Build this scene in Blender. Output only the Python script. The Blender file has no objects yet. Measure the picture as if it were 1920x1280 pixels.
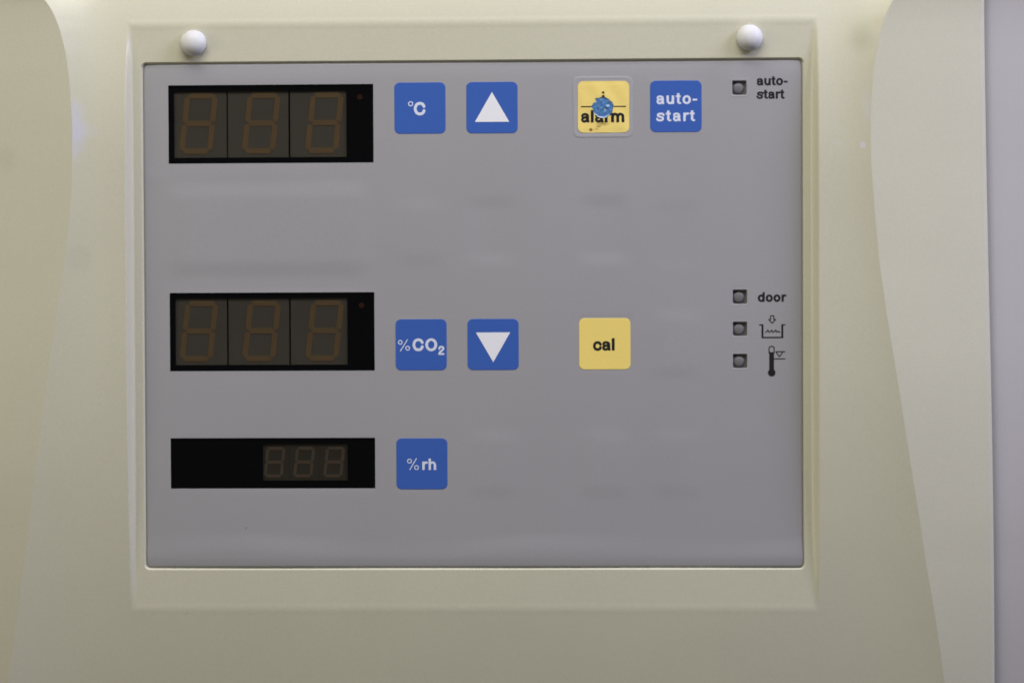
import bpy, math, random
import numpy as np
from mathutils import Matrix, Vector

random.seed(4)
sc = bpy.context.scene
COL = sc.collection
MM = 0.001

# ------------------------------------------------------------------ camera
cam_d = bpy.data.cameras.new('camera')
cam_d.sensor_width = 22.3
cam_d.lens = 50.0
cam_d.clip_start = 0.02
cam_d.clip_end = 50.0
cam_d.dof.use_dof = True
cam_d.dof.focus_distance = 0.717
cam_d.dof.aperture_fstop = 1.8
cam = bpy.data.objects.new('camera', cam_d)
COL.objects.link(cam)
YAW, PITCH, ROLL = math.radians(1.804), math.radians(-1.010), math.radians(0.250)
rot = Matrix.Rotation(YAW, 3, 'Z') @ Matrix.Rotation(PITCH, 3, 'X') @ Matrix.Rotation(ROLL, 3, 'Y')
rgt, fwd, up = rot.col[0], rot.col[1], rot.col[2]
cm = Matrix.Identity(4)
for i in range(3):
    cm[i][0], cm[i][1], cm[i][2] = rgt[i], up[i], -fwd[i]
cm[0][3], cm[1][3], cm[2][3] = 0.02258, -0.71702, 0.01264
cam.matrix_world = cm
sc.camera = cam

# ------------------------------------------------------------------ room light (dim indoor ambience + lamps)
world = bpy.data.worlds.new('World')
sc.world = world
world.use_nodes = True
bg = world.node_tree.nodes['Background']
bg.inputs['Color'].default_value = (0.90, 0.87, 0.84, 1)
bg.inputs['Strength'].default_value = 0.085


def area(name, loc, target, sx, sy, watts, col):
    d = bpy.data.lights.new(name, 'AREA')
    d.shape = 'RECTANGLE'
    d.size, d.size_y = sx, sy
    d.energy = watts
    d.color = col
    o = bpy.data.objects.new(name, d)
    o.location = loc
    v = Vector(target) - Vector(loc)
    o.rotation_euler = v.to_track_quat('-Z', 'Y').to_euler()
    COL.objects.link(o)
    return o


area('ceiling_lamp', (-0.05, -0.37, 0.66), (0.0, -0.05, 0.0), 0.8, 0.35, 5.8, (1.0, 0.975, 0.89))
area('window_light_right', (0.80, -0.32, 0.56), (0.10, 0.0, 0.16), 0.35, 0.4, 8.0, (0.71, 0.715, 1.0))
area('warm_lamp_left', (-1.4, -0.80, 0.05), (0.0, 0.0, -0.02), 0.6, 0.6, 5.4, (1.0, 0.89, 0.60))

vs = sc.view_settings
vs.view_transform = 'Standard'
vs.look = 'None'
vs.exposure = 0.08
vs.gamma = 1.0
vs.use_curve_mapping = False
sc.cycles.filter_width = 1.7


# ------------------------------------------------------------------ materials
def mat(name, col, rough=0.5, spec=0.5, grain=0.0, grain_scale=1500.0, bump=0.0, bump_scale=2500.0, coat=0.0,
        spots=(), mottle=0.0):
    m = bpy.data.materials.new(name)
    m.use_nodes = True
    nt = m.node_tree
    b = nt.nodes['Principled BSDF']
    b.inputs['Base Color'].default_value = (*col, 1)
    b.inputs['Roughness'].default_value = rough
    b.inputs['Specular IOR Level'].default_value = spec
    b.inputs['Coat Weight'].default_value = coat
    L = nt.links.new
    tc = nt.nodes.new('ShaderNodeTexCoord')
    cur = None
    rgb = nt.nodes.new('ShaderNodeRGB')
    rgb.outputs[0].default_value = (*col, 1)
    cur = rgb.outputs[0]
    if grain > 0 or mottle > 0:
        for amt, scl, det in ((grain, grain_scale, 2.0), (mottle, 28.0, 4.0)):
            if amt <= 0:
                continue
            n = nt.nodes.new('ShaderNodeTexNoise')
            n.inputs['Scale'].default_value = scl
            n.inputs['Detail'].default_value = det
            L(tc.outputs['Object'], n.inputs['Vector'])
            mr = nt.nodes.new('ShaderNodeMapRange')
            mr.inputs['From Min'].default_value = 0.25
            mr.inputs['From Max'].default_value = 0.75
            mr.inputs['To Min'].default_value = 1 - amt
            mr.inputs['To Max'].default_value = 1 + amt
            L(n.outputs['Fac'], mr.inputs['Value'])
            mx = nt.nodes.new('ShaderNodeVectorMath')
            mx.operation = 'SCALE'
            L(cur, mx.inputs[0])
            L(mr.outputs['Result'], mx.inputs['Scale'])
            cur = mx.outputs['Vector']
    for (cx, cz, rx, rz, soft, strength, scol, warp) in spots:      # stains, scuffs and other coloured patches, mm in the object's frame
        wn = nt.nodes.new('ShaderNodeTexNoise')
        wn.inputs['Scale'].default_value = 400.0 if warp > 0 else 1.0
        wn.inputs['Detail'].default_value = 3.0
        L(tc.outputs['Object'], wn.inputs['Vector'])
        off = nt.nodes.new('ShaderNodeVectorMath')
        off.operation = 'MULTIPLY_ADD'
        L(wn.outputs['Color'], off.inputs[0])
        off.inputs[1].default_value = (warp * MM, 0, warp * MM)
        off.inputs[2].default_value = (-(cx + warp * 0.5) * MM, 0, -(cz + warp * 0.5) * MM)
        ad = nt.nodes.new('ShaderNodeVectorMath')
        ad.operation = 'ADD'
        L(tc.outputs['Object'], ad.inputs[0])
        L(off.outputs['Vector'], ad.inputs[1])
        sc_ = nt.nodes.new('ShaderNodeVectorMath')
        sc_.operation = 'MULTIPLY'
        L(ad.outputs['Vector'], sc_.inputs[0])
        sc_.inputs[1].default_value = (1 / (rx * MM), 0, 1 / (rz * MM))
        ln = nt.nodes.new('ShaderNodeVectorMath')
        ln.operation = 'LENGTH'
        L(sc_.outputs['Vector'], ln.inputs[0])
        mr = nt.nodes.new('ShaderNodeMapRange')
        mr.interpolation_type = 'SMOOTHSTEP'
        mr.inputs['From Min'].default_value = 1.0
        mr.inputs['From Max'].default_value = 1.0 - soft
        mr.inputs['To Min'].default_value = 0.0
        mr.inputs['To Max'].default_value = strength
        L(ln.outputs['Value'], mr.inputs['Value'])
        mix = nt.nodes.new('ShaderNodeMix')
        mix.data_type = 'RGBA'
        L(mr.outputs['Result'], mix.inputs['Factor'])
        L(cur, mix.inputs['A'])
        mix.inputs['B'].default_value = (*scol, 1)
        cur = mix.outputs['Result']
    L(cur, b.inputs['Base Color'])
    if bump > 0:
        n = nt.nodes.new('ShaderNodeTexNoise')
        n.inputs['Scale'].default_value = bump_scale
        n.inputs['Detail'].default_value = 3.0
        L(tc.outputs['Object'], n.inputs['Vector'])
        bp = nt.nodes.new('ShaderNodeBump')
        bp.inputs['Strength'].default_value = bump
        bp.inputs['Distance'].default_value = 0.00008
        L(n.outputs['Fac'], bp.inputs['Height'])
        L(bp.outputs['Normal'], b.inputs['Normal'])
    return m


CREAM = (0.552, 0.538, 0.430)
M_WING = mat('cream_wing_plastic', CREAM, 0.34, 0.45, grain=0.035, mottle=0.02, bump=0.25, spots=(
    (-158.0, 58.0, 5.0, 6.0, 0.8, 0.12, (0.32, 0.30, 0.24), 0.0),))
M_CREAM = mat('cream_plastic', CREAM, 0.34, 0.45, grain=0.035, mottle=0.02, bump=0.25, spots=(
    (-137.5, 66.5, 6.5, 12.5, 0.55, 0.62, (0.56, 0.56, 0.66), 4.0),  # pale lavender patch on the shell beside the left wing, two overlapping ellipses
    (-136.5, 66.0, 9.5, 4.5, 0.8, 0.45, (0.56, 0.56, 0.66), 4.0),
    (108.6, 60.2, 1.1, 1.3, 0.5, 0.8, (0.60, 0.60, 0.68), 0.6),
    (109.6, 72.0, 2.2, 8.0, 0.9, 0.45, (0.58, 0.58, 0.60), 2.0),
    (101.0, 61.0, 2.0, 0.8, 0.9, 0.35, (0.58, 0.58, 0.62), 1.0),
    (108.2, 93.2, 5.5, 6.5, 0.9, 0.30, (0.33, 0.31, 0.23), 0.0),
    (-134.6, 26.6, 5.0, 5.5, 0.5, 0.10, (0.33, 0.32, 0.28), 0.0),
    (-158.0, 58.0, 5.0, 6.0, 0.8, 0.12, (0.32, 0.30, 0.24), 0.0),
    (-102.6, -85.0, 1.2, 0.6, 0.8, 0.25, (0.35, 0.32, 0.25), 0.5),
))
M_LAV = mat('lavender_white_paint', (0.46, 0.445, 0.475), 0.4, 0.4, grain=0.02, mottle=0.015, bump=0.2)
M_FILM = mat('grey_membrane_film', (0.328, 0.325, 0.347), 0.40, 0.45, grain=0.025, mottle=0.02, bump=0.3,
             spots=((-83.8, -58.2, 0.25, 0.5, 0.5, 0.7, (0.12, 0.12, 0.13), 0.2),))
M_CLEAR = mat('clear_sticker_film', (0.36, 0.356, 0.38), 0.30, 0.55, grain=0.02, bump=0.2)
M_BLUE = mat('blue_key_print', (0.040, 0.112, 0.435), 0.42, 0.4, grain=0.02, mottle=0.02, bump=0.25)
M_YEL = mat('yellow_key_print', (0.85, 0.67, 0.19), 0.42, 0.4, grain=0.02, mottle=0.02, bump=0.25)
M_YELW = mat('worn_yellow_print', (0.84, 0.665, 0.21), 0.30, 0.5, grain=0.02, mottle=0.05, bump=0.25, spots=(
    (-3.95, -7.15, 0.80, 0.65, 0.6, 0.95, (0.22, 0.11, 0.02), 0.5),
    (-2.2, -6.9, 0.7, 0.35, 0.9, 0.55, (0.28, 0.15, 0.03), 0.6),
    (-0.4, -5.2, 2.6, 1.3, 0.9, 0.75, (0.30, 0.19, 0.06), 1.6),
    (-1.6, -6.1, 1.2, 0.6, 0.9, 0.7, (0.30, 0.19, 0.06), 0.8),
    (-1.0, -0.3, 5.2, 4.8, 0.5, 0.16, (0.55, 0.38, 0.14), 1.5),
))
M_BLK = mat('black_print', (0.012, 0.012, 0.016), 0.45, 0.4)
M_PALE = mat('pale_print', (0.66, 0.70, 0.84), 0.42, 0.4, grain=0.02)
M_PALEW = mat('white_print', (0.80, 0.81, 0.87), 0.42, 0.4, grain=0.02)
M_CAP = mat('white_cap_plastic', (0.60, 0.60, 0.62), 0.50, 0.4, bump=0.1)
M_MASK = mat('black_mask', (0.005, 0.007, 0.012), 0.6, 0.2)
M_BODY = mat('display_body', (0.34, 0.305, 0.25), 0.7, 0.2, mottle=0.08)
M_SEG = mat('display_segment', (0.58, 0.395, 0.205), 0.6, 0.3, mottle=0.06)
M_BODYS = mat('small_display_body', (0.20, 0.175, 0.135), 0.7, 0.2, mottle=0.10)
M_SEGS = mat('small_display_segment', (0.42, 0.32, 0.22), 0.6, 0.3, mottle=0.08)
M_LAMP = mat('display_lamp', (0.20, 0.075, 0.035), 0.5, 0.3)
M_WELL = mat('indicator_well', (0.13, 0.128, 0.14), 0.5, 0.3, grain=0.04)
M_LENS = mat('indicator_lens', (0.15, 0.148, 0.155), 0.45, 0.4)
M_TEAR = mat('torn_film_edge', (0.72, 0.78, 0.86), 0.25, 0.6)


def crinkled_blue():
    m = mat('exposed_blue_layer', (0.075, 0.20, 0.44), 0.26, 1.0)
    nt = m.node_tree
    tc = nt.nodes.new('ShaderNodeTexCoord')
    n = nt.nodes.new('ShaderNodeTexNoise')
    n.inputs['Scale'].default_value = 900.0
    n.inputs['Detail'].default_value = 4.0
    nt.links.new(tc.outputs['Object'], n.inputs['Vector'])
    bp = nt.nodes.new('ShaderNodeBump')
    bp.inputs['Strength'].default_value = 0.6
    bp.inputs['Distance'].default_value = 0.0004
    nt.links.new(n.outputs['Fac'], bp.inputs['Height'])
    nt.links.new(bp.outputs['Normal'], nt.nodes['Principled BSDF'].inputs['Normal'])
    return m


M_CRINK = crinkled_blue()


def tinted_window():
    m = bpy.data.materials.new('smoked_filter')
    m.use_nodes = True
    nt = m.node_tree
    nt.nodes.remove(nt.nodes['Principled BSDF'])
    out = nt.nodes['Material Output']
    tr = nt.nodes.new('ShaderNodeBsdfTransparent')
    tr.inputs['Color'].default_value = (0.60, 0.60, 0.60, 1)
    gl = nt.nodes.new('ShaderNodeBsdfGlossy')
    gl.inputs['Roughness'].default_value = 0.18
    fr = nt.nodes.new('ShaderNodeFresnel')
    fr.inputs['IOR'].default_value = 1.36
    mx = nt.nodes.new('ShaderNodeMixShader')
    geo = nt.nodes.new('ShaderNodeNewGeometry')
    inv = nt.nodes.new('ShaderNodeMath')
    inv.operation = 'SUBTRACT'
    inv.inputs[0].default_value = 1.0
    nt.links.new(geo.outputs['Backfacing'], inv.inputs[1])
    mul = nt.nodes.new('ShaderNodeMath')
    mul.operation = 'MULTIPLY'
    nt.links.new(inv.outputs['Value'], mul.inputs[0])
    nt.links.new(fr.outputs['Fac'], mul.inputs[1])
    nt.links.new(mul.outputs['Value'], mx.inputs['Fac'])
    nt.links.new(tr.outputs['BSDF'], mx.inputs[1])
    nt.links.new(gl.outputs['BSDF'], mx.inputs[2])
    nt.links.new(mx.outputs['Shader'], out.inputs['Surface'])
    return m


M_GLASS = tinted_window()


# ------------------------------------------------------------------ helpers
# layout frame: x right, z up, d = distance the surface stands out towards the viewer, all in mm
def empty(name, loc=(0, 0, 0), label=None, cat=None, group=None):
    o = bpy.data.objects.new(name, None)
    o.empty_display_size = 0.01
    o.location = (loc[0] * MM, -loc[1] * MM, loc[2] * MM)
    COL.objects.link(o)
    if label:
        o['label'] = label
        o['category'] = cat
    if group:
        o['group'] = group
    return o


def mesh_data(name, verts, faces, material, smooth=False):
    me = bpy.data.meshes.new(name)
    me.from_pydata([(x * MM, -d * MM, z * MM) for (x, d, z) in verts], [], faces)
    me.materials.append(material)
    if smooth:
        me.polygons.foreach_set('use_smooth', [True] * len(me.polygons))
    me.update()
    return me


def obj(name, me, parent=None, loc=(0, 0, 0), label=None):
    o = bpy.data.objects.new(name, me)
    COL.objects.link(o)
    o.parent = parent
    o.location = (loc[0] * MM, -loc[1] * MM, loc[2] * MM)
    if label:
        o['label'] = label
    return o


def box(x0, x1, z0, z1, d0, d1):
    v = [(x0, d0, z0), (x1, d0, z0), (x1, d0, z1), (x0, d0, z1), (x0, d1, z0), (x1, d1, z0), (x1, d1, z1), (x0, d1, z1)]
    f = [(4, 5, 6, 7), (3, 2, 1, 0), (0, 1, 5, 4), (2, 3, 7, 6), (1, 2, 6, 5), (3, 0, 4, 7)]
    return v, f


def join(*parts):
    V, F = [], []
    for v, f in parts:
        n = len(V)
        V += list(v)
        F += [tuple(i + n for i in q) for q in f]
    return V, F


def rrect(hx, hz, r, n=8):
    pts = []
    for (sx, sz, a0) in ((1, 1, 0), (-1, 1, 90), (-1, -1, 180), (1, -1, 270)):
        for k in range(n + 1):
            a = math.radians(a0 + 90 * k / n)
            pts.append((sx * (hx - r) + r * math.cos(a), sz * (hz - r) + r * math.sin(a)))
    return pts


def loft(rings, close=True):
    """rings: list of equal-length closed loops of (x, d, z), outermost first; last one is capped"""
    V, F = [], []
    n = len(rings[0])
    for r in rings:
        V += r
    for k in range(len(rings) - 1):
        for i in range(n):
            j = (i + 1) % n
            F.append((k * n + i, k * n + j, (k + 1) * n + j, (k + 1) * n + i))
    if close:
        F.append(tuple((len(rings) - 1) * n + i for i in range(n)))
    return V, F


def sstep(t):
    t = np.clip(t, 0, 1)
    return t * t * (3 - 2 * t)


# --- flat shapes from signed distances (letters, pictograms, display segments)
def spline(pts, n=10):
    P = [np.array(p, float) for p in pts]
    P = [2 * P[0] - P[1]] + P + [2 * P[-1] - P[-2]]
    out = []
    for i in range(1, len(P) - 2):
        for k in range(n):
            t = k / n
            out.append(0.5 * ((2 * P[i]) + (P[i + 1] - P[i - 1]) * t + (2 * P[i - 1] - 5 * P[i] + 4 * P[i + 1] - P[i + 2]) * t * t
                              + (3 * P[i] - P[i - 1] - 3 * P[i + 1] + P[i + 2]) * t ** 3))
    out.append(P[-2])
    return out


def stroke(pts, w, smooth=True):
    poly = spline(pts) if smooth and len(pts) > 2 else [np.array(p, float) for p in pts]

    def f(x, y):
        best = np.full(x.shape, 1e9)
        m = len(poly) - 1
        for i in range(m):
            a, b = poly[i], poly[i + 1]
            d = b - a
            L = math.hypot(*d) + 1e-12
            t = ((x - a[0]) * d[0] + (y - a[1]) * d[1]) / (L * L)
            tc = np.clip(t, 0, 1)
            dist = np.hypot(x - a[0] - tc * d[0], y - a[1] - tc * d[1]) - w / 2
            if i == 0:
                dist = np.where(t < 0, np.maximum(dist, -t * L), dist)
            if i == m - 1:
                dist = np.where(t > 1, np.maximum(dist, (t - 1) * L), dist)
            best = np.minimum(best, dist)
        return best
    return f


def rect(x0, x1, y0, y1):
    return lambda x, y: np.maximum(np.maximum(x0 - x, x - x1), np.maximum(y0 - y, y - y1))


def ell(cx, cy, rx, ry):
    return lambda x, y: (np.sqrt(((x - cx) / rx) ** 2 + ((y - cy) / ry) ** 2) - 1) * min(rx, ry)


def ring(cx, cy, rx, ry, wx, wy):
    o, i = ell(cx, cy, rx, ry), ell(cx, cy, rx - wx, ry - wy)
    return lambda x, y: np.maximum(o(x, y), -i(x, y))


def poly(pts):
    """convex polygon, counter-clockwise"""
    def f(x, y):
        r = np.full(x.shape, -1e9)
        for k in range(len(pts)):
            (ax, ay), (bx, by) = pts[k], pts[(k + 1) % len(pts)]
            dx, dy = bx - ax, by - ay
            L = math.hypot(dx, dy)
            r = np.maximum(r, ((x - ax) * dy - (y - ay) * dx) / L)
        return r
    return f


def uni(*fs):
    def f(x, y):
        r = fs[0](x, y)
        for g in fs[1:]:
            r = np.minimum(r, g(x, y))
        return r
    return f


def cut(a, *bs):
    def f(x, y):
        r = a(x, y)
        for b in bs:
            r = np.maximum(r, -b(x, y))
        return r
    return f


def both(a, b):
    return lambda x, y: np.maximum(a(x, y), b(x, y))


def move(f, dx, dy, s=1.0):
    return lambda x, y: f((x - dx) / s, (y - dy) / s) * s


def fill(f, x0, x1, y0, y1, step, hfun, d, runs=True):
    """filled outline mesh of f<0 on a grid (marching squares); d = height above hfun"""
    nx, ny = max(2, int(math.ceil((x1 - x0) / step))), max(2, int(math.ceil((y1 - y0) / step)))
    xs, ys = np.linspace(x0, x1, nx + 1), np.linspace(y0, y1, ny + 1)
    X, Y = np.meshgrid(xs, ys)
    S = f(X, Y)
    S = np.where(np.abs(S) < 1e-7, 1e-7, S)
    V, F, key = [], [], {}

    def vid(k, x, y):
        if k not in key:
            key[k] = len(V)
            V.append((x, d, y))
        return key[k]

    ins = S < 0
    for j in range(ny):
        i = 0
        while i < nx:
            c = (ins[j, i], ins[j, i + 1], ins[j + 1, i + 1], ins[j + 1, i])
            if not any(c):
                i += 1
                continue
            if all(c):
                k = i
                while runs and k + 1 < nx and ins[j, k + 2] and ins[j + 1, k + 2]:
                    k += 1
                F.append((vid((i, j, 0), xs[i], ys[j]), vid((k + 1, j, 0), xs[k + 1], ys[j]),
                          vid((k + 1, j + 1, 0), xs[k + 1], ys[j + 1]), vid((i, j + 1, 0), xs[i], ys[j + 1])))
                i = k + 1
                continue
            cor = ((i, j), (i + 1, j), (i + 1, j + 1), (i, j + 1))
            face = []
            for q in range(4):
                a, b = cor[q], cor[(q + 1) % 4]
                sa, sb = S[a[1], a[0]], S[b[1], b[0]]
                if sa < 0:
                    face.append(vid((a[0], a[1], 0), xs[a[0]], ys[a[1]]))
                if (sa < 0) != (sb < 0):
                    t = sa / (sa - sb)
                    lo = min(a, b)
                    kk = (lo[0], lo[1], 1 if a[1] == b[1] else 2)
                    face.append(vid(kk, xs[a[0]] + t * (xs[b[0]] - xs[a[0]]), ys[a[1]] + t * (ys[b[1]] - ys[a[1]])))
            if len(face) >= 3:
                F.append(tuple(face))
            i += 1
    if hfun and V:
        A = np.array(V)
        A[:, 1] += hfun(A[:, 0], A[:, 2])
        V = [tuple(v) for v in A.tolist()]
    return V, F


# --- a bold grotesque alphabet (em units, x-height 0.53, capitals 0.72)
SW, SH = 0.142, 0.118


def below(f, y0):
    return both(f, lambda x, y: y - y0)


def above(f, y0):
    return both(f, lambda x, y: y0 - y)


def arch(x0, x1, top):
    c = (x0 + x1) / 2
    rx = (x1 - x0) / 2
    return above(ring(c, top - 0.23, rx, 0.24, SW, SH), top - 0.23)


GL = {}
GL['o'] = (ring(0.295, 0.262, 0.262, 0.278, SW, SH), 0.59)
GL['u'] = (uni(rect(0.055, 0.055 + SW, 0.215, 0.53), rect(0.50 - SW + 0.03, 0.53, 0.0, 0.53),
               below(ring(0.285, 0.225, 0.23, 0.237, SW, SH), 0.225)), 0.59)
GL['t'] = (uni(rect(0.085, 0.085 + SW, 0.10, 0.67), rect(0.005, 0.31, 0.43, 0.53),
               stroke([(0.156, 0.13), (0.175, 0.075), (0.225, 0.052), (0.305, 0.052)], 0.105)), 0.345)
GL['a'] = (uni(stroke([(0.105, 0.36), (0.135, 0.445), (0.27, 0.478), (0.40, 0.44), (0.425, 0.36)], SH),
               rect(0.36, 0.36 + SW - 0.006, 0.065, 0.385),
               rect(0.40, 0.515, 0.0, 0.10),
               stroke([(0.40, 0.315), (0.27, 0.283), (0.145, 0.245), (0.100, 0.155), (0.150, 0.068), (0.255, 0.050), (0.36, 0.105), (0.40, 0.19)], SH)), 0.565)
GL['s'] = (stroke([(0.485, 0.375), (0.43, 0.455), (0.275, 0.482), (0.135, 0.435), (0.13, 0.345), (0.27, 0.283), (0.42, 0.225),
                   (0.44, 0.135), (0.35, 0.058), (0.22, 0.050), (0.10, 0.090), (0.065, 0.172)], 0.115), 0.55)
GL['r'] = (uni(rect(0.06, 0.06 + SW, 0.0, 0.53), stroke([(0.15, 0.30), (0.19, 0.42), (0.27, 0.468), (0.365, 0.470)], 0.125)), 0.385)
GL['l'] = (rect(0.065, 0.065 + SW, 0.0, 0.72), 0.275)
GL['m'] = (uni(rect(0.06, 0.06 + SW, 0, 0.53), arch(0.06, 0.515, 0.53), rect(0.515 - SW, 0.515, 0, 0.305),
               arch(0.515 - SW, 0.83, 0.53), rect(0.83 - SW, 0.83, 0, 0.305)), 0.89)
GL['h'] = (uni(rect(0.06, 0.06 + SW, 0, 0.72), arch(0.06, 0.535, 0.53), rect(0.535 - SW, 0.535, 0, 0.305)), 0.60)
GL['c'] = (stroke([(0.475, 0.345), (0.42, 0.44), (0.29, 0.475), (0.155, 0.42), (0.100, 0.263), (0.155, 0.105), (0.29, 0.05),
                   (0.42, 0.085), (0.475, 0.185)], 0.128), 0.555)
GL['d'] = (uni(ring(0.285, 0.262, 0.252, 0.278, SW, SH), rect(0.545 - SW, 0.545, 0, 0.72)), 0.605)
GL['C'] = (stroke([(0.625, 0.475), (0.55, 0.605), (0.385, 0.66), (0.20, 0.585), (0.118, 0.36), (0.20, 0.135), (0.385, 0.06),
                   (0.55, 0.115), (0.63, 0.265)], 0.142), 0.71)
GL['O'] = (ring(0.385, 0.36, 0.345, 0.372, 0.148, 0.128), 0.77)
GL['2'] = (uni(stroke([(0.105, 0.47), (0.13, 0.595), (0.27, 0.652), (0.42, 0.59), (0.43, 0.46), (0.29, 0.315), (0.14, 0.19), (0.10, 0.06)], 0.135),
               rect(0.035, 0.50, 0.0, 0.125)), 0.55)
GL['-'] = (rect(0.04, 0.31, 0.205, 0.315), 0.345)


def heavier(f, w):
    return lambda x, y: f(x, y) - w


def word(txt, x0, x1, base, size, d, hfun=None, step=0.055, minus=None, bold=0.016):
    """letters of txt from x0 to x1 (mm) standing on base; size = mm per em; spacing spread to fit"""
    adv = [GL[c][1] * size for c in txt]
    free = (x1 - x0) - sum(adv) + 0.05 * size
    gap = free / max(1, len(txt) - 1)
    parts, x = [], x0 - 0.03 * size
    for c, a in zip(txt, adv):
        f = heavier(move(GL[c][0], x, base, size), bold * size)
        if minus:
            f = cut(f, minus)
        parts.append(fill(f, x - 0.05 * size, x + a + 0.06 * size, base - 0.04 * size, base + 0.76 * size, step, hfun, d, runs=hfun is None))
        x += a + gap
    return join(*parts)


def heavy(f, dx, dy, s_):
    return heavier(move(f, dx, dy, s_), 0.010 * s_)


def percent(cx1, cz1, cx2, cz2, r, w, sa, sb):
    return uni(ring(cx1, cz1, r, r, w, w), ring(cx2, cz2, r, r, w, w), stroke([sa, sb], w, False))


# ================================================================== THE HOUSING
PX0, PX1, PZ0, PZ1 = -115.4, 90.6, -70.8, 87.25            # opening for the grey panel
FX0, FX1, FZ0, FZ1 = -120.2, 95.5, -83.5, 99.5             # outline of the recess

WL = np.array([(-175, 150), (-168, 124), (-160, 117), (-152, 112), (-145.3, 107.6), (-142.5, 103.4), (-140.2, 97.7), (-138.4, 90.4), (-137.3, 82.5),
               (-136.8, 75.2), (-136.4, 65.8), (-136.7, 50.1), (-137.3, 40.7), (-139.4, 24.0), (-142.1, 7.2), (-144.7, -9.5),
               (-149.6, -43.1), (-151.6, -58.1), (-153.9, -73.1), (-156.3, -88.0), (-159.4, -107.1), (-166.5, -150)])[::-1]
WR = np.array([(133, 150), (130, 124), (126, 115), (118.3, 105.4), (115.5, 99.8), (113.6, 93.6), (112.3, 86.3), (111.5, 78.6), (111.0, 69.3),
               (111.05, 56.4), (111.7, 46.1), (112.2, 39.3), (113.7, 22.8), (116.1, 6.2), (118.8, -10.4), (124.1, -43.6),
               (126.2, -55.9), (128.0, -68.2), (129.9, -78.2), (132.1, -91.0), (134.5, -106.9), (139.5, -150)])[::-1]


def smooth_interp(tab, z):
    zz = np.linspace(-150, 150, 601)
    x = np.interp(zz, tab[:, 1], tab[:, 0])
    k = np.hanning(13)
    k /= k.sum()
    xp = np.convolve(np.pad(x, 6, mode='edge'), k, mode='valid')
    return np.interp(z, zz, xp)


def right_edge(z):
    return 149.1 - 0.0168 * z


ZT = np.linspace(-150, 150, 1201)
LEDGE, BULGE = 0.45, 3.9
top_s = np.clip((ZT - 52) / 45, 0, 1.6) ** 1.35
bot_s = np.clip(-ZT / 80, 0, 1.5)
dzt = ZT[1] - ZT[0]
top_s *= BULGE / (top_s[ZT <= FZ1].sum() * dzt)
bot_s *= BULGE / (bot_s[ZT >= FZ0].sum() * dzt)
S_TAB = np.cumsum(bot_s - top_s) * dzt
S_TAB += LEDGE + BULGE - np.interp(20.0, ZT, S_TAB)


def shell(z):
    return np.interp(z, ZT, S_TAB)


def wing_top(z, follow):
    return 6.1 - follow * np.where(z < 20, shell(20.0) - shell(z), 0.0) - 1.0 * np.clip((z - 70) / 40, 0, 2) ** 2


def housing_h(x, z):
    S = shell(z)
    # recess round the panel
    dx = np.maximum(PX0 - x, x - PX1)
    dz = np.maximum(PZ0 - z, z - PZ1)
    a = np.hypot(np.maximum(dx + 1.2, 0), np.maximum(dz + 1.2, 0)) - 1.2
    lip = -1.2 + (1.2 + LEDGE) * np.clip((a + 0.5) / 1.0, 0, 1)
    tl = sstep(np.clip((-118.2 - x) / 2.2, 0, 1) ** 1.3)
    tr = sstep(np.clip((x - 92.8) / 2.6, 0, 1) ** 1.4)
    outside = sstep((np.maximum(FZ0 - z, z - FZ1) + 2.0) / 4.0)      # soft crease at top and bottom
    t = np.maximum(outside, np.maximum(tl, tr))
    h = lip + (S - LEDGE) * t
    # wings
    xl, xr = smooth_interp(WL, z), smooth_interp(WR, z)
    # convex rim at the wing, long concave sweep into the shell
    def sweep(u):
        u = np.clip(u, 0, 1)
        return (1 - u) ** 2.2
    kl = np.where(x < xl, 1.0, sweep((x - xl) / (-121.6 - xl)))
    kr = np.where(x > xr, 1.0, sweep((xr - x) / (xr - 96.6)))
    wl = wing_top(z, 0.76) - 0.15 * np.maximum(xl - x, 0)
    wr = wing_top(z, 1.06) - 0.24 * np.maximum(x - xr, 0)
    h = h + (wl - h) * kl + (wr - h) * kr
    # rounded outer edge of the right wing
    e = right_edge(z) - x
    h = h - (1.6 - np.sqrt(np.clip(1.6 ** 2 - (1.6 - np.clip(e, 0, 1.6)) ** 2, 0, None)))
    return h


def seg(a, b, step):
    n = max(1, int(round((b - a) / step)))
    return list(np.linspace(a, b, n + 1)[:-1])


zrows = np.array(seg(-150, -86, 2.0) + seg(-86, -80, 0.25) + seg(-80, -74, 1.0) + seg(-74, -69, 0.1) + seg(-69, 85.5, 1.8)
                 + seg(85.5, 90, 0.1) + seg(90, 96, 1.0) + seg(96, 102, 0.25) + seg(102, 150, 1.5) + [150.0])


def columns(z):
    xl, xr, re = smooth_interp(WL, z), smooth_interp(WR, z), right_edge(z)
    return np.array(seg(-250, xl - 2, (248 + xl) / 22.01) + seg(xl - 2, xl + 2, 0.1) + seg(xl + 2, xl + 11, 0.5) + seg(xl + 11, -121.5, (-132.5 - xl) / 10.01)
                    + seg(-121.5, -114, 0.1) + seg(-114, 89.5, 6.0) + seg(89.5, 97, 0.1) + seg(97, xr - 11, (xr - 108) / 10.01)
                    + seg(xr - 11, xr - 2, 0.5) + seg(xr - 2, xr + 2, 0.1) + seg(xr + 2, re - 1.7, (re - 3.7 - xr) / 10.01) + seg(re - 1.7, re, 0.17) + [re])


NL, NLW = 22, 22 + 40 + 18
NA = NLW + 10                 # start of recess columns
rows = [columns(z) for z in zrows]
NC = len(rows[0])
NR = len(zrows)
NB = NA + 75 + len(seg(-114, 89.5, 6.0)) + 75
NRW = NB + 10
SPL, SPR = NL + 20, NRW + 18 + 20      # the rims where wings and shell meet
GX = np.array(rows)
GZ = np.repeat(zrows[:, None], NC, 1)
GH = housing_h(GX, GZ)


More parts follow.
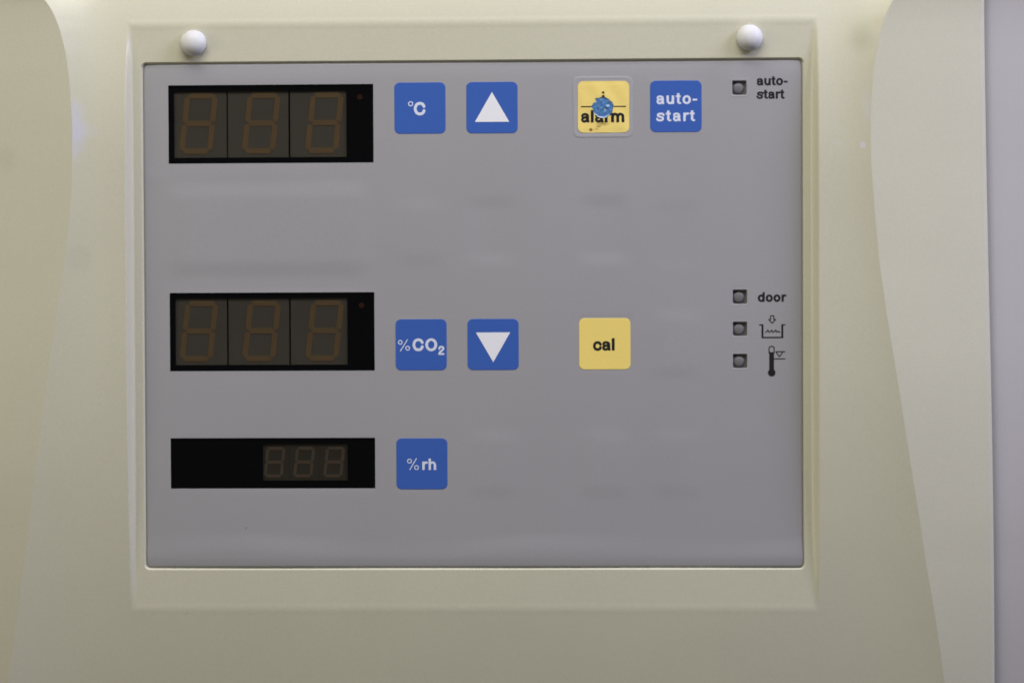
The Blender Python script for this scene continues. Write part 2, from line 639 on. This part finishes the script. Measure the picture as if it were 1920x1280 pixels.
def patch(c0, c1, r0, r1, skip=None, skirt=()):
    V, F, idx = [], [], {}

    def vid(r, c):
        if (r, c) not in idx:
            idx[(r, c)] = len(V)
            V.append((float(GX[r, c]), float(GH[r, c]), float(GZ[r, c])))
        return idx[(r, c)]
    for r in range(r0, r1):
        for c in range(c0, c1):
            if skip and skip(r, c):
                continue
            F.append((vid(r, c), vid(r, c + 1), vid(r + 1, c + 1), vid(r + 1, c)))
    back = {}

    def bid(r, c):
        if (r, c) not in back:
            back[(r, c)] = len(V)
            V.append((float(GX[r, c]), -26.0, float(GZ[r, c])))
        return back[(r, c)]
    # side walls returning to the cabinet on the outer edges
    for s in skirt:
        if s == 'R':
            F.extend((vid(r, c1), bid(r, c1), bid(r + 1, c1), vid(r + 1, c1)) for r in range(r0, r1))
        if s == 'L':
            F.extend((bid(r, c0), vid(r, c0), vid(r + 1, c0), bid(r + 1, c0)) for r in range(r0, r1))
        if s == 'T':
            F.extend((vid(r1, c), vid(r1, c + 1), bid(r1, c + 1), bid(r1, c)) for c in range(c0, c1))
        if s == 'B':
            F.extend((bid(r0, c), bid(r0, c + 1), vid(r0, c + 1), vid(r0, c)) for c in range(c0, c1))
    return V, F


housing = empty('instrument_housing', (0, 0, 0), 'cream moulded plastic housing with curved side wings around the grey control panel', 'housing')
rA = int(np.argmin(np.abs(zrows - (FZ0 - 1.0))))
rB = int(np.argmin(np.abs(zrows - (FZ1 + 1.0))))
inside_r0 = int(np.searchsorted(zrows, PZ0 + 1.0))
inside_r1 = int(np.searchsorted(zrows, PZ1 - 1.0))
xs0 = GX[0]
ci0 = int(np.searchsorted(xs0, PX0 + 1.0))
ci1 = int(np.searchsorted(xs0, PX1 - 1.0))
def in_recess(r, c):
    return rA <= r < rB and NA <= c < NB
def in_opening(r, c):
    return inside_r0 <= r < inside_r1 and ci0 <= c < ci1
obj('side_wing', mesh_data('side_wing_mesh_a', *patch(0, SPL, 0, NR - 1, skirt='LTB'), M_WING, True), housing,
    label='warm cream wing on the left with a curved inner edge')
obj('side_wing', mesh_data('side_wing_mesh_b', *patch(SPR, NC - 1, 0, NR - 1, skirt='RTB'), M_WING, True), housing,
    label='pale cream wing on the right with a straight outer edge')
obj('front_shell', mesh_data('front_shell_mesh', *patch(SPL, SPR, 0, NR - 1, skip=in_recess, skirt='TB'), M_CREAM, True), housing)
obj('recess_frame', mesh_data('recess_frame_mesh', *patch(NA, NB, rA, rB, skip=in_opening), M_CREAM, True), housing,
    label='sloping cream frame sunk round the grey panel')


# ------------------------------------------------------------------ cabinet beside the housing
def cabinet():
    """painted side panel that tucks under the outer edge of the right wing"""
    zs = np.linspace(-170, 170, 120)
    V, F = [], []
    n = 0
    for z in zs:
        zc = float(np.clip(z, -149, 149))
        e = right_edge(z)
        d0 = float(housing_h(np.array(right_edge(zc) - 0.02), np.array(zc))) - 0.5
        row = [(-1.5, -30.0), (-1.5, d0 - 0.8), (0.2, d0 - 0.55), (0.6, d0 - 0.30), (1.2, d0 - 0.10), (2.2, d0), (30.0, d0 + 0.2), (130.0, d0 + 0.2), (130.0, -30.0)]
        n = len(row)
        V += [(e + o, d, float(z)) for o, d in row]
    for k_ in range(len(zs) - 1):
        for i in range(n):
            j = (i + 1) % n
            F.append((k_ * n + i, k_ * n + j, (k_ + 1) * n + j, (k_ + 1) * n + i))
    F.append(tuple(range(n - 1, -1, -1)))
    F.append(tuple((len(zs) - 1) * n + i for i in range(n)))
    return V, F


cv, cf = cabinet()
cab_me = mesh_data('cabinet_panel_mesh', cv, cf, M_LAV, False)
for p_ in cab_me.polygons:
    p_.use_smooth = len(p_.vertices) == 4 and abs(p_.normal.y) > 0.3
cab = obj('cabinet_panel', cab_me)
cab['label'] = 'smooth pale lavender painted panel at the right edge beside the cream wing'
cab['category'] = 'cabinet panel'

# ================================================================== THE GREY CONTROL PANEL
DX0, DX1 = -107.45, -43.05
DISP = [(56.05, 80.55), (-8.95, 15.60), (-45.80, -29.95)]
LEDS = [(70.92, 78.49), (71.05, 13.57), (71.10, 3.58), (71.13, -6.42)]
LH = 2.25


def hump(x, x0, x1, s):
    return sstep((x - x0 + s) / (2 * s)) * sstep((x1 + s - x) / (2 * s))


def film_h(x, z):
    """slow waves and the ghost outlines of unused windows and keys in the film"""
    x = np.asarray(x, float)
    z = np.asarray(z, float)
    h = -0.24 * np.clip((z - 81.6) / 5.5, 0, 1) ** 2                                  # top edge rolls back
    h = h - 0.30 * np.clip((-66.8 - z) / 3.8, 0, 1) ** 2                               # bottom edge rolls back
    h = h + 0.26 * sstep((-60.6 - z + 1.3 * np.sin(x * 0.062 + 0.6)) / 6.5) * (0.75 + 0.35 * np.sin(x * 0.075 + 1.0))
    h = h - 0.20 * np.clip((-108.0 - x) / 7.0, 0, 1) ** 2
    h = h - 0.16 * np.clip((x - 86.0) / 4.6, 0, 1) ** 2
    # blank display window between the two upper displays
    h = h + 0.30 * hump(x, -107, -46, 4.5) * hump(z, 22.8, 48.0, 3.3) * (0.75 + 0.25 * np.cos((x + 75) / 26.0))
    # blank keys
    for kx, kz, amp in ((-5.9, -38.2, 0.085), (28.9, -38.2, 0.085), (51.3, -38.2, 0.075), (51.3, -0.9, 0.085), (-28.4, 34.2, 0.07),
                        (-5.9, 34.5, -0.10), (28.9, 34.8, -0.13), (51.3, 33.0, -0.055)):
        h = h + 1.7 * amp * hump(x, kx - 6.5, kx + 6.5, 4.2) * hump(z, kz - 9.0, kz + 9.0, 2.8)
    h = h - 0.05 * np.exp(-((x - 24.6) / 1.6) ** 2 - ((z + 31.6) / 0.9) ** 2)
    # slack in the film
    h = h + 0.05 * np.exp(-((z - 52.0) / 3.0) ** 2) * sstep((-52 - x) / 20)
    h = h + 0.10 * np.sin(x * 0.031 + 0.4) * np.sin(z * 0.043 + 0.9) * 0.6
    # stays flat under the printed keys, displays and icons
    damp = np.ones_like(h)
    for cx in (-28.45, -5.93, 28.9, 51.34):
        damp = damp * (1 - hump(x, cx - 8.6, cx + 8.6, 0.8) * hump(z, 72.92 - 8.6, 72.92 + 8.6, 0.8))
    for cx in (-28.45, -5.93, 28.9):
        damp = damp * (1 - hump(x, cx - 8.6, cx + 8.6, 0.8) * hump(z, -0.9 - 8.6, -0.9 + 8.6, 0.8))
    damp = damp * (1 - hump(x, -37, -20, 0.8) * hump(z, -46.8, -29.5, 0.8))
    for (a, b) in DISP:
        damp = damp * (1 - hump(x, DX0 - 0.6, DX1 + 0.6, 0.9) * hump(z, a - 0.6, b + 0.6, 0.9))
    for (lx, lz) in LEDS:
        damp = damp * (1 - hump(x, lx - 3.0, lx + 3.0, 0.8) * hump(z, lz - 3.0, lz + 3.0, 0.8))
    return h * damp


def film_f(x, z):
    return film_h(x, z)


def cuts(lo, hi, marks, step):
    c = sorted(set([lo, hi] + [m for m in marks if lo < m < hi]))
    out = []
    for a, b in zip(c[:-1], c[1:]):
        out += seg(a, b, step if b - a > step else b - a)
    return np.array(out + [hi])


panel = empty('control_panel', (0, 0, 0), 'grey membrane control panel with blue and yellow keys set into the cream housing', 'control panel')


def build_film():
    r = 1.0
    mx = [DX0, DX1]
    mz = []
    for a, b in DISP:
        mz += [a, b]
    for lx, lz in LEDS:
        mx += [lx - LH, lx + LH]
        mz += [lz - LH, lz + LH]
    # led columns differ by a fraction of a mm, so use common cuts
    lxs = [71.05 - LH, 71.05 + LH]
    mx = [DX0, DX1] + lxs
    x0, x1, z0, z1 = PX0 + 0.12, PX1 - 0.12, PZ0 + 0.12, PZ1 - 0.12
    xs = cuts(x0, x1, mx, 0.75)
    zs = cuts(z0, z1, mz, 0.75)
    X, Z = np.meshgrid(xs, zs)
    H = film_h(X, Z)
    # rounded corners: pull the corner vertices in
    def rc(x, z):
        cx = min(max(x, x0 + r), x1 - r)
        cz = min(max(z, z0 + r), z1 - r)
        dx, dz = x - cx, z - cz
        L = math.hypot(dx, dz)
        if L > r and dx and dz:
            m = max(abs(dx), abs(dz))
            return cx + dx / L * m, cz + dz / L * m
        return x, z
    V = []
    for j in range(len(zs)):
        for i in range(len(xs)):
            px, pz = rc(xs[i], zs[j])
            V.append((px, float(H[j, i]), pz))
    n = len(xs)
    F = []
    for j in range(len(zs) - 1):
        zc = (zs[j] + zs[j + 1]) / 2
        for i in range(n - 1):
            xc = (xs[i] + xs[i + 1]) / 2
            if DX0 < xc < DX1 and any(a < zc < b for a, b in DISP):
                continue
            if abs(xc - 71.05) < LH and any(abs(zc - lz) < LH for _, lz in LEDS):
                continue
            F.append((j * n + i, j * n + i + 1, (j + 1) * n + i + 1, (j + 1) * n + i))
    # edge of the film folding back into the recess
    m = len(zs)
    per = [j * 0 + i for i in range(n)] + [j * n + n - 1 for j in range(1, m)] + [(m - 1) * n + i for i in range(n - 2, -1, -1)] \
        + [j * n for j in range(m - 2, 0, -1)]
    base = len(V)
    for p in per:
        V.append((V[p][0], -1.4, V[p][2]))
    k = len(per)
    for i in range(k):
        j = (i + 1) % k
        F.append((per[j], per[i], base + i, base + j))
    return V, F


obj('membrane_film', mesh_data('membrane_film_mesh', *build_film(), M_FILM, True), panel, label='satin grey film with faint outlines of unused keys')
# ------------------------------------------------------------------ keys
KS, KR, KD = 8.0, 1.7, 0.09


def key_slab():
    rings = []
    for inset, d in ((0.0, -0.05), (0.0, KD * 0.5), (0.05, KD * 0.85), (0.14, KD)):
        rings.append([(x, d, z) for x, z in rrect(KS - inset, KS - inset, KR - inset * 0.6)])
    return loft(rings)


key_me = {}
for nm, mt in (('blue', M_BLUE), ('yellow', M_YEL)):
    key_me[nm] = mesh_data('key_mesh_' + nm, *key_slab(), mt)


def key(x, z, colr, label):
    return obj('key', key_me[colr], panel, (x, 0, z), label)


PD = KD + 0.03


def printed(name, vf, material, parent, label=None):
    return obj(name, mesh_data(name + '_mesh', *vf, material), parent, label=label)


def tri(pts):
    xs_, zs_ = [p[0] for p in pts], [p[1] for p in pts]
    return fill(poly(pts), min(xs_) - 0.1, max(xs_) + 0.1, min(zs_) - 0.1, max(zs_) + 0.1, 0.11, None, PD)


RT, RM, RB = 72.92, -0.90, -38.15
C1, C2, C3, C4 = -28.45, -5.93, 28.90, 51.34

k = key(C1, RT, 'blue', 'blue key reading degrees C')
ox, oz = C1, RT
deg = fill(ring(-31.34 - ox, 74.25 - oz, 0.80, 0.80, 0.30, 0.30), -4, -2, 0.3, 2.4, 0.05, None, PD)
cs = 4.08 / 0.742
cee = fill(heavy(GL['C'][0], -30.30 - ox - 0.05 * cs, 70.74 - oz, cs), -2.1, 2.6, -2.6, 2.6, 0.06, None, PD)
printed('lettering', join(deg, cee), M_PALE, k)

k = key(C2, RT, 'blue', 'blue key with a white triangle pointing up')
printed('triangle', tri([(-5.36, -4.45), (5.36, -4.45), (0.0, 4.85)]), M_PALEW, k)

k = key(C4, RT, 'blue', 'blue key reading auto-start')
printed('lettering', join(word('auto-', 45.31 - C4, 58.0 - C4, 73.65 - RT, 4.9, PD, bold=0.006),
                          word('start', 45.31 - C4, 57.2 - C4, 68.30 - RT, 4.9, PD, bold=0.006)), M_PALE, k)

k = key(C1, RM, 'blue', 'blue key reading percent CO2')
ox, oz = C1, RM
pc = percent(-34.98 - ox, -0.13 - oz, -32.68 - ox, -1.98 - oz, 0.73, 0.29, (-32.68 - ox, 0.78 - oz), (-34.98 - ox, -2.88 - oz))
cs = 3.90 / 0.742
printed('lettering', join(fill(pc, -7.6, -3.0, -2.4, 2.1, 0.05, None, PD),
                          fill(heavy(GL['C'][0], -31.35 - ox, -2.82 - oz, cs), -3.2, 1.0, -2.4, 2.3, 0.06, None, PD),
                          fill(heavy(GL['O'][0], -27.30 - ox, -2.82 - oz, cs), 1.0, 5.4, -2.4, 2.3, 0.06, None, PD),
                          fill(heavy(GL['2'][0], -23.15 - ox, -4.05 - oz, 3.80), 5.2, 7.6, -3.4, -0.2, 0.05, None, PD)), M_PALE, k)

k = key(C2, RM, 'blue', 'blue key with a white triangle pointing down')
printed('triangle', tri([(-5.35, 3.75), (0.05, -5.55), (5.38, 3.75)]), M_PALEW, k)

k = key(C3 + 0.08, RM + 0.05, 'yellow', 'plain yellow key reading cal')
printed('lettering', word('cal', 25.35 - C3 - 0.08, 32.2 - C3 - 0.08, -2.86 - RM - 0.05, 5.15, PD), M_BLK, k)

k = key(C1 + 0.05, RB, 'blue', 'blue key reading percent rh')
ox, oz = C1 + 0.05, RB
pc = percent(-32.29 - ox, -37.29 - oz, -30.09 - ox, -39.33 - oz, 0.75, 0.29, (-30.06 - ox, -36.42 - oz), (-32.25 - ox, -40.05 - oz))
printed('lettering', join(fill(pc, -5.0, -0.6, -2.2, 2.0, 0.05, None, PD),
                          word('rh', -28.40 - ox, -23.75 - ox, -40.05 - oz, 4.85, PD, bold=0.006)), M_PALE, k)


# ------------------------------------------------------------------ the damaged alarm key
def alarm_key():
    ax, az = 28.85, 72.92
    # clear film sheet of the sticker: raised rim that dips towards the yellow print
    prof = ((0.00, -0.03), (0.02, 0.025), (0.10, 0.05), (0.30, 0.07), (0.60, 0.075), (0.95, 0.05), (1.25, 0.035), (1.6, 0.03))
    wob = [0.10 * math.sin(5 * t) + 0.07 * math.sin(11 * t + 1) for t in np.linspace(0, 2 * math.pi, 36, endpoint=False)]
    rings = []
    for inset, d in prof:
        base = rrect(9.30 - inset, 9.48 - inset, 1.9 - inset * 0.35)
        rings.append([(x * (1 + wob[i] * 0.012) - 0.22, d, z * (1 + wob[i] * 0.010) - 0.02) for i, (x, z) in enumerate(base)])
    face = obj('key', mesh_data('alarm_sticker_mesh', *loft(rings), M_CLEAR, False), panel, (ax, 0, az),
               'worn yellow alarm key on clear film with a hole torn through it')
    hx, hz = -0.22, -0.22
    ang = np.linspace(-math.pi, math.pi, 241)
    rnd = np.random.RandomState(7)
    rad = 3.22 + 0.07 * np.sin(3 * ang + 0.5) + 0.05 * np.sin(9 * ang)
    steps = np.repeat(rnd.uniform(-0.14, 0.14, 24), 11)[:241]
    upper = sstep((np.sin(ang) + 0.2) / 0.5)
    rad = rad + steps * upper
    for a0, amp, wd in ((math.radians(141), -0.55, 0.10), (math.radians(128), 0.28, 0.07), (math.radians(178), 0.42, 0.12), (math.radians(28), 0.22, 0.08),
                        (math.radians(92), 0.20, 0.25), (math.radians(-28), 0.12, 0.10), (math.radians(-62), -0.10, 0.2)):
        rad = rad + amp * np.exp(-(((ang - a0 + math.pi) % (2 * math.pi) - math.pi) / wd) ** 2)

    def hole(x, y):
        a = np.arctan2(y - hz, x - hx)
        return np.hypot(x - hx, y - hz) - np.interp(a, ang, rad)

    def pillow(x, y):
        r = np.hypot(x - hx, y - hz)
        e = np.maximum(np.abs(x), np.abs(y))
        return 0.16 + 0.10 * np.exp(-((r - 3.6) / 1.2) ** 2) - 0.06 * sstep((e - 6.3) / 1.6) \
            + 0.06 * np.exp(-((x + 0.4) / 2.5) ** 2 - ((y - 4.9) / 1.3) ** 2) + 0.035 * np.sin(x * 0.9 + y * 0.6)

    def rr(x, y):
        q0, q1 = np.abs(x) - (8.0 - 1.7), np.abs(y) - (8.0 - 1.7)
        return np.hypot(np.maximum(q0, 0), np.maximum(q1, 0)) + np.minimum(np.maximum(q0, q1), 0) - 1.7

    V, F = fill(cut(rr, hole), -8.05, 8.05, -8.05, 8.05, 0.16, pillow, 0.0, runs=False)
    obj('yellow_print', mesh_data('yellow_print_mesh', V, F, M_YELW, True), face)
    pr = [word('alarm', 21.85 - ax, 35.45 - ax, 68.15 - az, 5.15, 0.03, pillow, minus=hole)]
    pr.append(fill(cut(rect(-7.05, 6.98, -0.12, 0.24), hole), -7.2, 7.2, -0.3, 0.5, 0.06, pillow, 0.03, runs=False))
    pr.append(fill(cut(rect(-0.48, 0.25, 4.05, 4.75), hole), -0.6, 0.4, 3.9, 4.9, 0.05, pillow, 0.03))
    pr.append(fill(cut(rect(-0.45, 0.28, 2.9, 3.65), hole), -0.6, 0.4, 2.7, 3.8, 0.05, pillow, 0.03))
    printed('lettering', join(*pr), M_BLK, face, 'black lettering reading alarm, cut by the hole')
    # what shows through: crinkled glossy blue layer
    V, F = [], []
    nr, na = 26, 72
    rn = np.random.RandomState(3)
    ph = rn.uniform(0, 6.28, (14, 3))
    kx = rn.normal(0, 2.3, (14, 2))
    for i in range(nr + 1):
        r = 4.1 * i / nr
        for j in range(na):
            a = 2 * math.pi * j / na
            x, z = r * math.cos(a), r * math.sin(a)
            hh = sum(0.030 * math.sin(kx[q, 0] * x + kx[q, 1] * z + ph[q, 0]) for q in range(14))
            hh += 0.16 * math.exp(-((x + 0.3) / 0.9) ** 2 - ((z - 0.6) / 1.3) ** 2)
            V.append((x, 0.125 + 0.75 * (hh * (1 - (r / 4.1) ** 4)) + 0.02 * (1 - r / 4.1), z))
    for i in range(nr):
        for j in range(na):
            q = (j + 1) % na
            F.append((i * na + j, (i + 1) * na + j, (i + 1) * na + q, i * na + q))
    obj('exposed_dome', mesh_data('exposed_dome_mesh', V, F, M_CRINK, True), face, (hx, 0, hz), 'crinkled glossy blue layer showing through the hole')
    # lifted pale rim of the tear along its lower edge
    V, F = [], []
    m = 40
    a = np.linspace(math.radians(-152), math.radians(-48), m)
    for i, t in enumerate(a):
        rr_ = float(np.interp(t, ang, rad))
        wdt = 0.24 * math.sin(math.pi * (i + 0.5) / m) + 0.04
        for rad_, d in ((rr_ + 0.05, 0.20), (rr_ - 0.02, 0.36), (rr_ - wdt, 0.30), (rr_ - wdt - 0.03, 0.14)):
            V.append((hx + rad_ * math.cos(t), d, hz + rad_ * math.sin(t)))
    for i in range(m - 1):
        for q in range(3):
            F.append((i * 4 + q, i * 4 + q + 1, i * 4 + q + 5, i * 4 + q + 4))
    obj('torn_edge', mesh_data('torn_edge_mesh', V, F, M_TEAR, True), face)


alarm_key()


# ------------------------------------------------------------------ indicator lamps in square wells
def well():
    rings = []
    for half, d, r in ((LH + 0.02, 0.0, 0.25), (LH - 0.12, -0.25, 0.3), (LH - 0.25, -0.9, 0.4)):
        rings.append([(x, d, z) for x, z in rrect(half, half, r, 4)])
    return loft(rings)


def lens():
    V, F = [], []
    n, m = 20, 6
    prof = [(1.75, -0.9), (1.72, -0.75)] + [(1.7 * math.cos(math.radians(a)), -0.75 + 0.45 * math.sin(math.radians(a))) for a in (15, 30, 45, 60, 75)]
    for r, d in prof:
        for j in range(n):
            a = 2 * math.pi * j / n
            V.append((r * math.cos(a), d, r * math.sin(a)))
    for i in range(len(prof) - 1):
        for j in range(n):
            q = (j + 1) % n
            F.append((i * n + j, i * n + q, (i + 1) * n + q, (i + 1) * n + j))
    F.append(tuple((len(prof) - 1) * n + j for j in range(n)))
    return V, F


well_me = mesh_data('indicator_mesh', *well(), M_WELL)
rim_me = mesh_data('rim_mesh', *loft([[(x, d, z) for x, z in rrect(h_, h_, 0.5, 4)] for h_, d in ((LH + 0.7, -0.02), (LH + 0.45, 0.03), (LH + 0.15, 0.045), (LH - 0.02, -0.02), (LH - 0.04, -0.2))], False), M_FILM, True)
lens_me = mesh_data('lens_mesh', *lens(), M_LENS, True)
for (lx, lz), what in zip(LEDS, ('auto-start lettering', 'door lettering', 'water tub symbol', 'thermometer symbol')):
    w_ = obj('indicator_lamp', well_me, panel, (71.05, 0, lz), 'unlit square indicator beside the ' + what)
    obj('lens', lens_me, w_, (-0.30, 0, -0.12))
    obj('rim', rim_me, w_)

# ------------------------------------------------------------------ black printing beside the indicators
FD = 0.03
printed('lettering', join(word('auto-', 76.5, 86.0, 79.28, 3.95, FD, film_f, 0.05), word('start', 76.5, 84.95, 75.12, 3.95, FD, film_f, 0.05)),
        M_BLK, panel, 'black lettering reading auto-start')
printed('lettering', word('door', 76.68, 85.25, 12.12, 3.95, FD, film_f, 0.05), M_BLK, panel, 'black lettering reading door')
tub = uni(stroke([(78.05, 4.75), (78.05, 0.75)], 0.60, False), stroke([(84.20, 4.75), (84.20, 0.75)], 0.60, False),
          stroke([(77.80, 0.92), (84.48, 0.92)], 0.44, False), stroke([(77.05, 4.88), (78.31, 4.88)], 0.38, False),
          stroke([(83.94, 4.88), (85.15, 4.88)], 0.38, False),
          stroke([(78.95, 2.50), (79.45, 2.85), (79.75, 3.22), (80.05, 2.62), (80.55, 2.75), (80.95, 3.22), (81.25, 2.62), (81.75, 2.75), (82.15, 3.22),
                  (82.5, 2.62), (83.0, 2.85), (83.45, 2.50)], 0.32))
ar = [(80.58, 7.70), (81.58, 7.70), (81.58, 6.52), (82.15, 6.52), (81.08, 5.38), (80.01, 6.52), (80.58, 6.52), (80.58, 7.70)]
arrow = stroke(ar, 0.31, False)
printed('pictogram', fill(uni(tub, arrow), 76.8, 85.4, 0.5, 8.0, 0.05, film_f, FD), M_BLK, panel, 'black symbol of an arrow above a tub of water')
th = uni(stroke([(80.08, -4.0), (80.08, -2.45), (80.32, -2.0), (80.86, -1.82), (81.40, -2.0), (81.64, -2.45), (81.64, -4.0)], 0.34),
         rect(80.12, 81.60, -9.5, -3.62), ell(80.88, -10.02, 1.18, 1.18),
         stroke([(82.08, -3.50), (85.10, -3.50)], 0.33, False), stroke([(81.55, -5.74), (85.15, -5.74)], 0.33, False),
         stroke([(82.20, -3.55), (83.27, -5.08), (84.34, -3.55)], 0.33, False))
printed('pictogram', fill(th, 79.5, 85.4, -11.4, -1.5, 0.05, film_f, FD), M_BLK, panel, 'black symbol of a thermometer with a level mark')


# ================================================================== THE THREE DISPLAYS
def segments(wd, ht, slant, sw):
    """seven bars of a slanted digit; returns list of (verts, faces)"""
    def P(x, z):
        return (x + z * slant, z)
    hw, hh = wd / 2, ht / 2
    g = sw * 0.10
    out = []

    def bar(p, q):
        (ax, az), (bx, bz) = p, q
        dx, dz = bx - ax, bz - az
        L = math.hypot(dx, dz)
        dx, dz = dx / L, dz / L
        nx, nz = -dz, dx
        ax, az, bx, bz = ax + dx * g, az + dz * g, bx - dx * g, bz - dz * g
        h = sw / 2
        loop = [(ax, az), (ax + dx * h * 0.8 - nx * h, az + dz * h * 0.8 - nz * h), (bx - dx * h * 0.8 - nx * h, bz - dz * h * 0.8 - nz * h),
                (bx, bz), (bx - dx * h * 0.8 + nx * h, bz - dz * h * 0.8 + nz * h), (ax + dx * h * 0.8 + nx * h, az + dz * h * 0.8 + nz * h)]
        return loft([[(x, 0.0, z) for x, z in loop], [(x, 0.10, z) for x, z in loop]])
    for a, b in (((-hw, hh), (hw, hh)), ((-hw, 0), (hw, 0)), ((-hw, -hh), (hw, -hh)),
                 ((-hw, 0), (-hw, hh)), ((hw, 0), (hw, hh)), ((-hw, -hh), (-hw, 0)), ((hw, -hh), (hw, 0))):
        out.append(bar(P(*a), P(*b)))
    return out


big_seg = [mesh_data('segment_mesh', *s, M_SEG) for s in segments(8.75, 17.3, 0.114, 1.75)]
small_seg = [mesh_data('small_segment_mesh', *s, M_SEGS) for s in segments(5.1, 8.65, 0.114, 0.92)]
DEPTH = -0.9


def display(z0, z1, ap, digits, zc, seg_me, body_half, body_mat, label, lamp=None):
    cx, cz = (DX0 + DX1) / 2, (z0 + z1) / 2
    t = empty('digit_display', (cx, 0, cz), label, 'display', 'digit displays in the grey panel')
    hx, hz = (DX1 - DX0) / 2, (z1 - z0) / 2
    obj('filter_window', mesh_data('filter_window_mesh', *box(-hx + 0.01, hx - 0.01, -hz + 0.01, hz - 0.01, -0.35, -0.03), M_GLASS), t)
    ax0, ax1, az0, az1 = ap[0] - cx, ap[1] - cx, ap[2] - cz, ap[3] - cz
    # black mask with one opening, behind the filter
    e = 1.5
    m = join(box(-hx - e, ax0, -hz - e, hz + e, -0.75, -0.45), box(ax1, hx + e, -hz - e, hz + e, -0.75, -0.45),
             box(ax0, ax1, az1, hz + e, -0.75, -0.45), box(ax0, ax1, -hz - e, az0, -0.75, -0.45),
             box(-hx - e, hx + e, -hz - e, hz + e, -9.0, -8.0))
    obj('black_mask', mesh_data('black_mask_mesh', *m, M_MASK), t)
    for (dx, bx0, bx1) in digits:
        b = obj('digit', mesh_data('digit_body_mesh', *box(bx0 - dx, bx1 - dx, -body_half, body_half, -7.0, 0.0), body_mat), t,
                (dx - cx, DEPTH, zc - cz))
        for s in seg_me:
            obj('segment', s, b)
    if lamp:
        n = 16
        rings = [[(0.85 * math.cos(2 * math.pi * i / n), d, 0.85 * math.sin(2 * math.pi * i / n)) for i in range(n)] for d in (-0.44, -0.40)]
        obj('status_lamp', mesh_data('status_lamp_mesh', *loft(rings), M_LAMP), t, (lamp[0] - cx, 0, lamp[1] - cz))
    return t


display(56.05, 80.55, (-105.75, -51.55, 57.90, 78.55), [(-98.10, -107.0, -89.30), (-78.35, -88.85, -69.85), (-58.50, -69.25, -50.0)], 68.65,
        big_seg, 11.2, M_BODY, 'topmost dark three-digit display, left of the degrees key', (-47.25, 76.55))
display(-8.95, 15.60, (-105.75, -51.60, -7.05, 13.85), [(-98.40, -107.0, -89.60), (-78.65, -89.05, -70.0), (-58.80, -69.45, -50.0)], 3.62,
        big_seg, 11.2, M_BODY, 'middle dark three-digit display, left of the percent CO2 key', (-47.15, 11.45))
display(-45.80, -29.95, (-78.45, -51.75, -43.35, -31.80), [(-74.85, -79.5, -70.20), (-65.50, -70.15, -60.85), (-56.05, -60.80, -50.0)], -37.62,
        small_seg, 6.4, M_BODYS, 'bottom slim black display with three small digits at its right')


# ================================================================== WHITE ROUND CAPS
def cap_mesh():
    V, F = [], []
    n = 40
    prof = [(2.2, -6.0), (2.2, 0.0), (3.95, 0.05), (4.05, 0.35)]
    for k in range(1, 12):
        a = math.radians(90 * k / 12)
        prof.append((4.08 * math.cos(a), 0.45 + 3.1 * math.sin(a)))
    for r, d in prof:
        for j in range(n):
            a = 2 * math.pi * j / n
            V.append((r * math.cos(a), d, r * math.sin(a)))
    for i in range(len(prof) - 1):
        for j in range(n):
            q = (j + 1) % n
            F.append((i * n + j, i * n + q, (i + 1) * n + q, (i + 1) * n + j))
    F.append(tuple((len(prof) - 1) * n + j for j in range(n)))
    return V, F


cap_me = mesh_data('screw_cap_mesh', *cap_mesh(), M_CAP, True)
for cx, cz, lb in ((-99.2, 93.55, 'white domed cap on the cream frame above the topmost display'),
                   (74.2, 93.85, 'white domed cap on the cream frame above the auto-start indicator')):
    hgt = float(housing_h(np.array(cx), np.array(cz)))
    c = obj('screw_cap', cap_me, None, (cx, hgt + 0.2, cz))
    c.rotation_euler = (math.radians(-9), 0, 0)
    c['label'] = lb
    c['category'] = 'cap'
    c['group'] = 'white caps on the cream frame'
